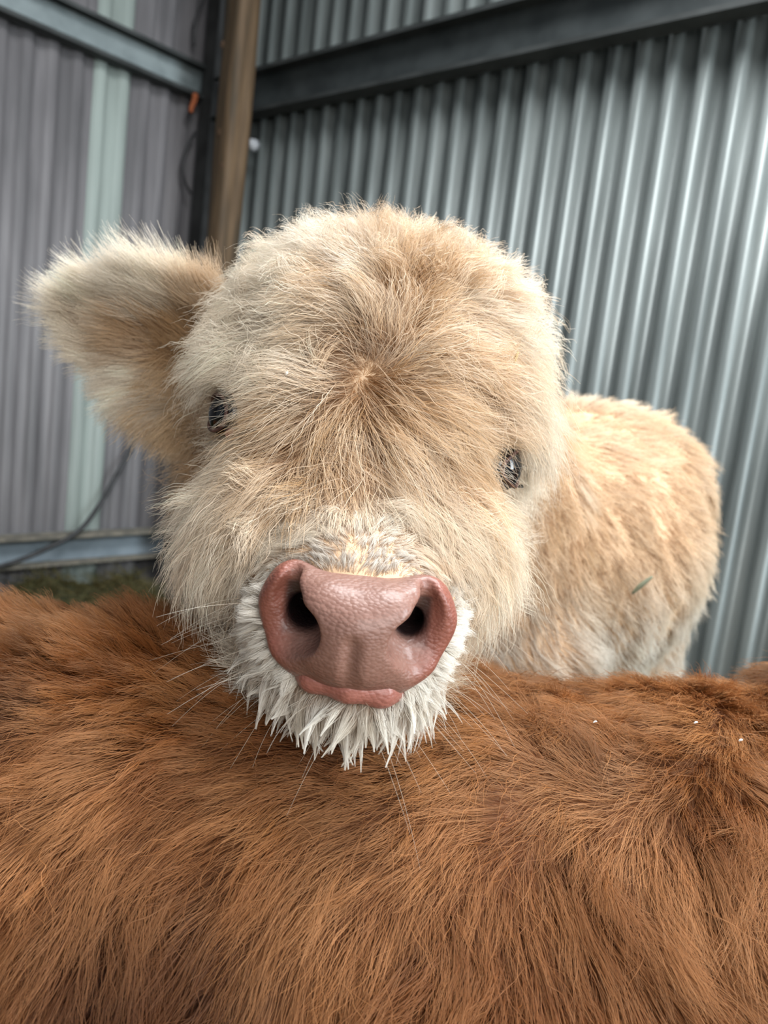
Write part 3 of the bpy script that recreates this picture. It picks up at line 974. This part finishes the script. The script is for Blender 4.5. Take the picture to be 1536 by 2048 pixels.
# stiff white fringe beside the nose and wet white spikes on the chin
make_fur('muzzle_hair', csurf, 14000, lambda P, N: face_d(P, N) * side_m(P), lambda P, N: (P - NO) * np.array([[1.6, 0.8, 1.0]], f32) + np.array([[0, 0, -0.012]], f32),
         lambda P, N: np.full(len(P), 0.016, f32), lambda P, N: np.full(len(P), 0.60, f32), lambda P, N, rng: WHITE * (0.88 + 0.12 * rng.random((len(P), 1), dtype=f32)),
         M_cream, cream, 16, K=6, clumps=((0.0038, 0.85, 0.22),), tight=0.05, loose=0.1, lvar=(0.5, 0.9), droop=0.2, frizz=0.0003, radius=0.00012, jitter=0.25, swirl=0.4, kind='stuff',
         label='stiff white hair beside the nose', avoid=NOSE_AVOID)
make_fur('chin_hair', csurf, 12000, lambda P, N: face_d(P, N) * (1 - not_chin(P)), lambda P, N: np.tile(np.array([[0, -0.15, -0.8]], f32), (len(P), 1)) + (P - NO) * np.array([[12, 6, 6]], f32),
         lambda P, N: np.full(len(P), 0.027, f32), lambda P, N: np.full(len(P), 0.50, f32), lambda P, N, rng: WHITE * (0.9 + 0.1 * rng.random((len(P), 1), dtype=f32)),
         M_cream, cream, 12, K=8, clumps=((0.011, 0.45, 0.30), (0.0055, 1.0, 0.32)), tight=0.02, loose=0.0, lvar=(0.40, 1.1), droop=0.25, grav=0.2, frizz=0.0003, radius=0.00013, jitter=0.3, swirl=0.6, kind='stuff',
         label='wet white spiky chin hair', avoid=[((NX, 0.375, 0.865), (0.03, 0.02, 0.018), 0.03)])
# heavy wavy locks on forehead, brow and bridge
lock_d = lambda P: smooth(0.065, 0.09, np.linalg.norm(P - NO, axis=1)) * (P[:, 1] < 0.64) * smooth(0.115, 0.075, np.abs(P[:, 0] - HX)) * (P[:, 2] > 0.90)
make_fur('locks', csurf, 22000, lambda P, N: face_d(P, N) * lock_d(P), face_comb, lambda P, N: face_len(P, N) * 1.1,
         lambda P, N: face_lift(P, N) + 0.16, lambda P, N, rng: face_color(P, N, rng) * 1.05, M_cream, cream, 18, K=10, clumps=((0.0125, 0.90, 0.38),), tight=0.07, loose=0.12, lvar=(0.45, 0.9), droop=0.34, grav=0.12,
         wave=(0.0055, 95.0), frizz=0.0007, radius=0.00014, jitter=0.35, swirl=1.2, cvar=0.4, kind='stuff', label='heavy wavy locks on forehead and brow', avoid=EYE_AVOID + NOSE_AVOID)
# loose outer locks over forehead and cheeks
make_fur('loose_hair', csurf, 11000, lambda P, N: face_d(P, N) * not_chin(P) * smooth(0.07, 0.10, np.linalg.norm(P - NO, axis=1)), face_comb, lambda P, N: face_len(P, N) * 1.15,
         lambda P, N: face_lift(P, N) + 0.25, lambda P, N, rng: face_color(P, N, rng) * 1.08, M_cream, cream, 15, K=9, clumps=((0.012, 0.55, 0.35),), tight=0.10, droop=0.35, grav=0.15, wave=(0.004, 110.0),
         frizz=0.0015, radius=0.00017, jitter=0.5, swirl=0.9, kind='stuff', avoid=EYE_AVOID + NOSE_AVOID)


def ear_comb(P, N):
    d = P - e_root
    u = (d @ e_ax)[:, None]; v = (d @ e_up)[:, None]
    return e_ax[None].astype(f32) * 0.9 + e_up[None].astype(f32) * np.clip(v * 22, -1.4, 1.4) + e_fw[None].astype(f32) * 0.1


def ear_color(P, N, rng):
    d = P - e_root
    u = d @ e_ax / e_len; v = d @ e_up
    inner = (0.9 * smooth(0.026, 0.006, np.abs(v - 0.012 + 0.02 * u)) + 0.8 * smooth(0.45, 0.10, u)) * smooth(0.92, 0.55, u) * (N @ e_fw > 0)
    inner = np.clip(inner + 0.25 * vnoise(P, 60, 3), 0, 1)[:, None]
    c = CREAM * (1 - inner) + np.array([[0.50, 0.31, 0.155]], f32) * inner
    return c * (0.88 + 0.2 * rng.random((len(P), 1), dtype=f32))


eh = make_fur('ear_hair', esurf, 34000, lambda P, N: 0.6 + 0.8 * (N @ e_fw > 0), ear_comb, lambda P, N: 0.036 + 0.020 * (N @ e_fw > 0), lambda P, N: np.full(len(P), 0.40, f32),
              ear_color, M_cream, ear, 13, K=8, clumps=((0.020, 0.45, 0.30), (0.0065, 0.62, 0.20)), tight=0.08, droop=0.16, lenvar=0.3, liftvar=0.3, wave=(0.003, 90), frizz=0.0008, radius=0.00016, jitter=0.3, swirl=0.7, cvar=0.35, kind='stuff')
et = make_fur('ear_tuft', esurf, 9000, lambda P, N: smooth(0.55, 0.25, (P - e_root) @ e_ax / e_len) * smooth(0.012, -0.015, (P - e_root) @ e_up), lambda P, N: np.tile(np.array([[-0.70, -0.10, -0.7]], f32), (len(P), 1)),
              lambda P, N: np.full(len(P), 0.044, f32), lambda P, N: np.full(len(P), 0.5, f32), lambda P, N, rng: np.array([[0.70, 0.50, 0.30]], f32) * (0.8 + 0.4 * rng.random((len(P), 1), dtype=f32)),
              M_cream, ear, 19, K=8, clumps=((0.012, 0.65, 0.30),), tight=0.08, droop=0.1, grav=0.2, wave=(0.004, 80), frizz=0.001, radius=0.00017, jitter=0.4, swirl=0.7, kind='stuff', label='long tan hair hanging from the ear base')
et.matrix_parent_inverse = Matrix()
eh.matrix_parent_inverse = Matrix()


# the far ear is laid back along the neck
ev2, ef2, f_ax, f_up, f_fw, f_root, f_len = ear_mesh(1, np.array([HX + 0.092, 0.668, 1.000]), np.array([HX + 0.146, 0.790, 1.000]))
ear2 = link('ear', mesh_np('ear', ev2, ef2), M_cream_skin, cream)
ear2['label'] = 'furry ear laid back along the neck'
e2 = make_fur('ear_hair', Surf(ev2, ef2), 7000, lambda P, N: np.ones(len(P)), lambda P, N: np.tile(f_ax[None].astype(f32), (len(P), 1)), lambda P, N: np.full(len(P), 0.034, f32), lambda P, N: np.full(len(P), 0.35, f32),
              lambda P, N, rng: CREAM * (0.85 + 0.2 * rng.random((len(P), 1), dtype=f32)), M_cream, ear2, 20, K=6, clumps=((0.008, 0.6, 0.25),), wave=(0.002, 90), radius=0.0003, kind='stuff')
e2.matrix_parent_inverse = Matrix()


def body_color(P, N, rng):
    n = len(P)
    r = rng.random((n, 1), dtype=f32)
    tan = -0.05 + 1.05 * smooth(0.76, 0.90, P[:, 2]) + 0.5 * vnoise(P, 16, 3) + 0.25 * vnoise(P, 45, 4) - 0.5 * smooth(1.0, 1.04, P[:, 2])
    tan -= 0.5 * smooth(0.16, 0.05, P[:, 0]) * smooth(0.95, 0.85, P[:, 2])
    tan = tan + 1.3 * smooth(-0.05, -0.09, P[:, 0]) * smooth(0.95, 0.85, P[:, 1])  # shade on the neck behind the ear, painted as darker tan
    tan = np.clip(tan, 0, 1)[:, None] * (0.5 + 0.3 * r)
    lo_ = smooth(0.86, 0.74, P[:, 2])[:, None]  # pale lower coat, whitened further to stand in for low front light
    return ((CREAM * (1 - lo_) + WHITE * lo_) * (1 - tan) + TAN * tan) * (0.9 + 0.15 * rng.random((n, 1), dtype=f32))


make_fur('coat', csurf, 75000, lambda P, N: smooth(0.66, 0.72, P[:, 1]) * (P[:, 2] > 0.42) * (0.25 + (P[:, 1] < 1.35)), body_comb, lambda P, N: np.full(len(P), 0.048, f32),
         lambda P, N: np.full(len(P), 0.35, f32), body_color, M_cream, cream, 14, K=6, clumps=((0.045, 0.5, 0.40), (0.017, 0.55, 0.26)), droop=0.18, lenvar=0.3, liftvar=0.3, wave=(0.004, 70),
         frizz=0.001, radius=0.00032, jitter=0.3, kind='stuff', label='cream and tan woolly body coat')

# lashes and whiskers
rng = np.random.default_rng(5)
M_lash = fur_mat('pale whisker', 0.25, 0.4)


def strands(name, roots, dirs, lens, rad, mat, parent, color, bend=(0, 0, -0.25), K=8, seed=1):
    rg = np.random.default_rng(seed)
    n = len(roots)
    t = np.linspace(0, 1, K, dtype=f32)[None, :, None]
    L = np.asarray(lens, f32)[:, None, None]
    W = np.asarray(roots, f32)[:, None] + L * (t * np.asarray(dirs, f32)[:, None] + t * t * (np.asarray(bend, f32)[None, None] + rg.normal(0, 0.12, (n, 1, 3)).astype(f32)))
    cd = bpy.data.hair_curves.new(name); cd.add_curves([K] * n)
    cd.attributes['position'].data.foreach_set('vector', np.ascontiguousarray(W).ravel())
    ra = cd.attributes.get('radius') or cd.attributes.new('radius', 'FLOAT', 'POINT')
    ra.data.foreach_set('value', (rad * (1 - 0.8 * np.tile(t[0, :, 0], n))).astype(f32))
    ca = cd.attributes.new('hair_color', 'FLOAT_COLOR', 'CURVE')
    ca.data.foreach_set('color', np.tile(np.array([*color, 1], f32), n))
    cd.materials.append(mat)
    o = bpy.data.objects.new(name, cd); COL.objects.link(o)
    o.parent = parent; o['kind'] = 'stuff'
    if parent.type == 'EMPTY': o.matrix_parent_inverse = Matrix.Translation(-parent_loc(parent))
    return o


for sg in (-1, 1):
    lr_, ld_, ll_ = [], [], []
    c_ = np.array(EYES[sg])
    for k in range(16 if sg < 0 else 34):
        v_ = rng.uniform(-0.006, 0.016) if sg < 0 else rng.uniform(-0.010, 0.010)
        lr_.append(c_ + np.array([-sg * 0.012 + rng.normal(0, 0.002), -0.0215, v_]))
        d_ = np.array([sg * 0.9, -0.25, -0.10 + rng.normal(0, 0.15)])
        ld_.append(d_ / np.linalg.norm(d_)); ll_.append(rng.uniform(0.014, 0.028))
    for e_ in cream.children:
        if e_.name.startswith('eye') and abs(e_.data.vertices[0].co.x - c_[0]) < 0.03:
            strands('lashes', lr_, ld_, ll_, 0.00017, M_lash, e_, (0.86, 0.80, 0.70), bend=(0, 0.1, -0.25), seed=7 + sg).matrix_parent_inverse = Matrix()
wr_, wd_, wl_ = [], [], []
cand, cn = csurf.scatter(4000, lambda P, N: (P[:, 1] < 0.47) * (P[:, 2] < 0.885) * nose_gap(P), rng)
sel = rng.choice(4000, 90, replace=False)
for i in sel:
    d_ = cn[i] * 0.8 + np.array([0.6 * np.sign(cand[i][0] - NX), 0.0, -0.15]) + rng.normal(0, 0.2, 3)
    wr_.append(cand[i]); wd_.append(d_ / np.linalg.norm(d_)); wl_.append(0.022 + 0.035 * rng.random())
strands('whiskers', wr_, wd_, wl_, 0.00012, M_lash, cream, (0.85, 0.80, 0.70))

# ------------------------------------------------------------------ ginger calf
ginger = empty('calf', (0.0, 0.52, 0.0))
tag(ginger, 'ginger long haired calf standing across the front under the cream chin', 'calf')


def ginger_sdf(G):
    S = Sdf()
    S.add(cap(G, (-0.42, 0.52, 0.625), (0.20, 0.52, 0.625), 0.185, 0.18))
    S.add(ell(G, (-0.05, 0.52, 0.610), (0.36, 0.205, 0.190)), 0.05)
    S.add(ell(G, (-0.48, 0.53, 0.635), (0.16, 0.175, 0.170)), 0.05)
    S.add(ell(G, (0.24, 0.53, 0.62), (0.15, 0.165, 0.185)), 0.05)
    # neck and head, held up to the right beyond the frame
    S.add(cap(G, (0.35, 0.57, 0.70), (0.58, 0.62, 0.90), 0.118, 0.085), 0.05)
    S.add(ell(G, (0.60, 0.59, 0.92), (0.09, 0.085, 0.085)), 0.03)
    S.add(cap(G, (0.62, 0.58, 0.90), (0.74, 0.54, 0.82), 0.070, 0.048), 0.03)
    for y in (0.40, 0.63):
        for x in (-0.52, 0.22):
            S.add(cap(G, (x, y + 0.02, 0.55), (x + 0.01, y, 0.30), 0.075, 0.040), 0.04)
            S.add(cap(G, (x + 0.01, y, 0.30), (x, y, 0.06), 0.036, 0.027), 0.02)
            S.add(ell(G, (x + 0.008, y, 0.035), (0.042, 0.034, 0.035)), 0.015)
    S.add(cap(G, (-0.63, 0.53, 0.72), (-0.66, 0.53, 0.42), 0.02, 0.014), 0.02)
    return S.f


lo4, h4 = (-0.72, 0.28, -0.005), 0.009
gv, gf = surface_net(ginger_sdf(grid(lo4, (0.84, 0.77, 1.03), h4)), lo4, h4)
link('body', mesh_np('body', gv, gf), M_brown_skin, ginger)
gsurf = Surf(gv, gf)
G1 = np.array([[0.19, 0.062, 0.017]], f32); G2 = np.array([[0.42, 0.185, 0.070]], f32); G3 = np.array([[0.065, 0.020, 0.007]], f32)
WH = np.array([0.13, 0.50, 0.80], f32)


def ginger_comb(P, N):
    c = np.zeros_like(P)
    c[:, 2] = -1.0
    top = smooth(0.74, 0.80, P[:, 2])
    c[:, 0] = -0.25 - 0.9 * top + 0.9 * smooth(0.02, 0.22, P[:, 0])
    c[:, 1] = -0.4 * top
    return c


def ginger_col(P, N, rng):
    n = len(P)
    a = np.clip(0.5 + 0.5 * vnoise(P, 30, 21) + 0.35 * vnoise(P, 90, 22) + 0.35 * (rng.random(n, dtype=f32) - 0.5), 0, 1)[:, None]
    c = G1 * (1 - a) + G2 * a
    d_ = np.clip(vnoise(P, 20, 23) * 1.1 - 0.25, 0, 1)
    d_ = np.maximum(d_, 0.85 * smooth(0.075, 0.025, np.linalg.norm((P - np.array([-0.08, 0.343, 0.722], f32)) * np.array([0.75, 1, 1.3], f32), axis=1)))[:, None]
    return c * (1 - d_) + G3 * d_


gdens = lambda P, N: (P[:, 2] > 0.45) * (0.15 + 0.85 * (P[:, 0] > -0.40) * (P[:, 0] < 0.36)) * (0.12 + 0.88 * smooth(0.66, 0.60, P[:, 1])) * (0.3 + 0.7 * (P[:, 2] > 0.62))
def ginger_swirl(P, seed):
    """woolly whorl over the withers at the right"""
    w = smooth(0.06, 0.12, P[:, 0]) * smooth(0.74, 0.78, P[:, 2])
    return w * (2.2 * vnoise(P, 24, seed + 40) + 0.8 * vnoise(P, 60, seed + 41))


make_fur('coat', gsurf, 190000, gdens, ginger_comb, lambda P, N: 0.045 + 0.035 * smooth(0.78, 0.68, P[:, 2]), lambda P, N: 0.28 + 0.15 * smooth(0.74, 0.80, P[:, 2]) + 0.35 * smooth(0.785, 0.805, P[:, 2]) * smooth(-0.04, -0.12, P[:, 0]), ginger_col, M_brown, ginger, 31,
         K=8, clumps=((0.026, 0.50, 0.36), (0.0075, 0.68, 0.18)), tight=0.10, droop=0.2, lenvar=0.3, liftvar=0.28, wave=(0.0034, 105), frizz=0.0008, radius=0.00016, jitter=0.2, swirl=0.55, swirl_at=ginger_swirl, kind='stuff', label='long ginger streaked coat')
make_fur('loose_hair', gsurf, 9000, gdens, ginger_comb, lambda P, N: 0.05 + 0.02 * smooth(0.78, 0.68, P[:, 2]), lambda P, N: np.full(len(P), 0.5, f32), lambda P, N, rng: ginger_col(P, N, rng) * 1.25, M_brown, ginger, 33,
         K=8, clumps=((0.012, 0.4, 0.35),), droop=0.35, grav=0.1, wave=(0.004, 110), frizz=0.0016, radius=0.00014, jitter=0.6, swirl=0.8, swirl_at=ginger_swirl, kind='stuff')

# ------------------------------------------------------------------ bits of straw, grass and milk froth caught in the hair
M_straw = noise_mat('dry straw', (0.42, 0.30, 0.12), (0.58, 0.44, 0.20), 90, 0.7, bump=0)
M_grass = noise_mat('dull grass blade', (0.10, 0.11, 0.07), (0.16, 0.17, 0.11), 90, 0.7, bump=0)
M_crumb = noise_mat('dark crumb', (0.02, 0.016, 0.01), (0.06, 0.045, 0.03), 90, 0.9, bump=0)
M_fleck = noise_mat('white fleck', (0.62, 0.60, 0.58), (0.80, 0.78, 0.76), 200, 0.7, bump=0)


def bit(name, pts, r, mat, label, cat, group=None):
    n_ = 7
    P_ = spline(pts, 4)
    rr_ = [r * (0.35 + 0.65 * math.sin(math.pi * min(max(i / (len(P_) - 1), 0.05), 0.95))) for i in range(len(P_))]
    return tag(link(name, tube_mesh(name, P_, rr_, n_), mat), label, cat, group)


bit('grass_seed', [(0.0722, 0.529, 1.032), (0.0727, 0.5282, 1.0355), (0.0736, 0.528, 1.039)], 0.0011, M_straw, 'tiny pale grass seed on the forehead above the sunlit eye', 'seed')
bit('grass_sprig', [(0.284, 0.872, 0.818), (0.292, 0.871, 0.829), (0.303, 0.872, 0.840)], 0.0028, M_grass, 'dull green grass blade stuck in the cream flank', 'grass')
bit('white_fleck', [(-0.0686, 0.488, 1.006), (-0.0680, 0.4872, 1.0072), (-0.0674, 0.488, 1.0080)], 0.0009, M_fleck, 'white fleck in the cream hair above the shaded eye', 'fleck')
for (x, y, z, r, lb) in ((0.137, 0.452, 0.826, 0.0005, 'closest to the cream chin'), (0.199, 0.460, 0.830, 0.0006, 'midway between chin and frame edge'), (0.2215, 0.448, 0.827, 0.0007, 'farthest from the cream chin')):
    bit('white_fleck', [(x, y, z), (x + 0.0012, y, z + 0.001), (x + 0.0022, y, z + 0.0010)], r, M_fleck, 'white fleck on the ginger withers ' + lb, 'fleck', 'white flecks on the ginger coat')
bit('mud_crumb', [(0.0862, 0.529, 0.952), (0.0880, 0.5285, 0.9528), (0.0895, 0.529, 0.9522)], 0.0012, M_crumb, 'dark mud crumb on the pale cheek beside the sunlit eye', 'crumb')
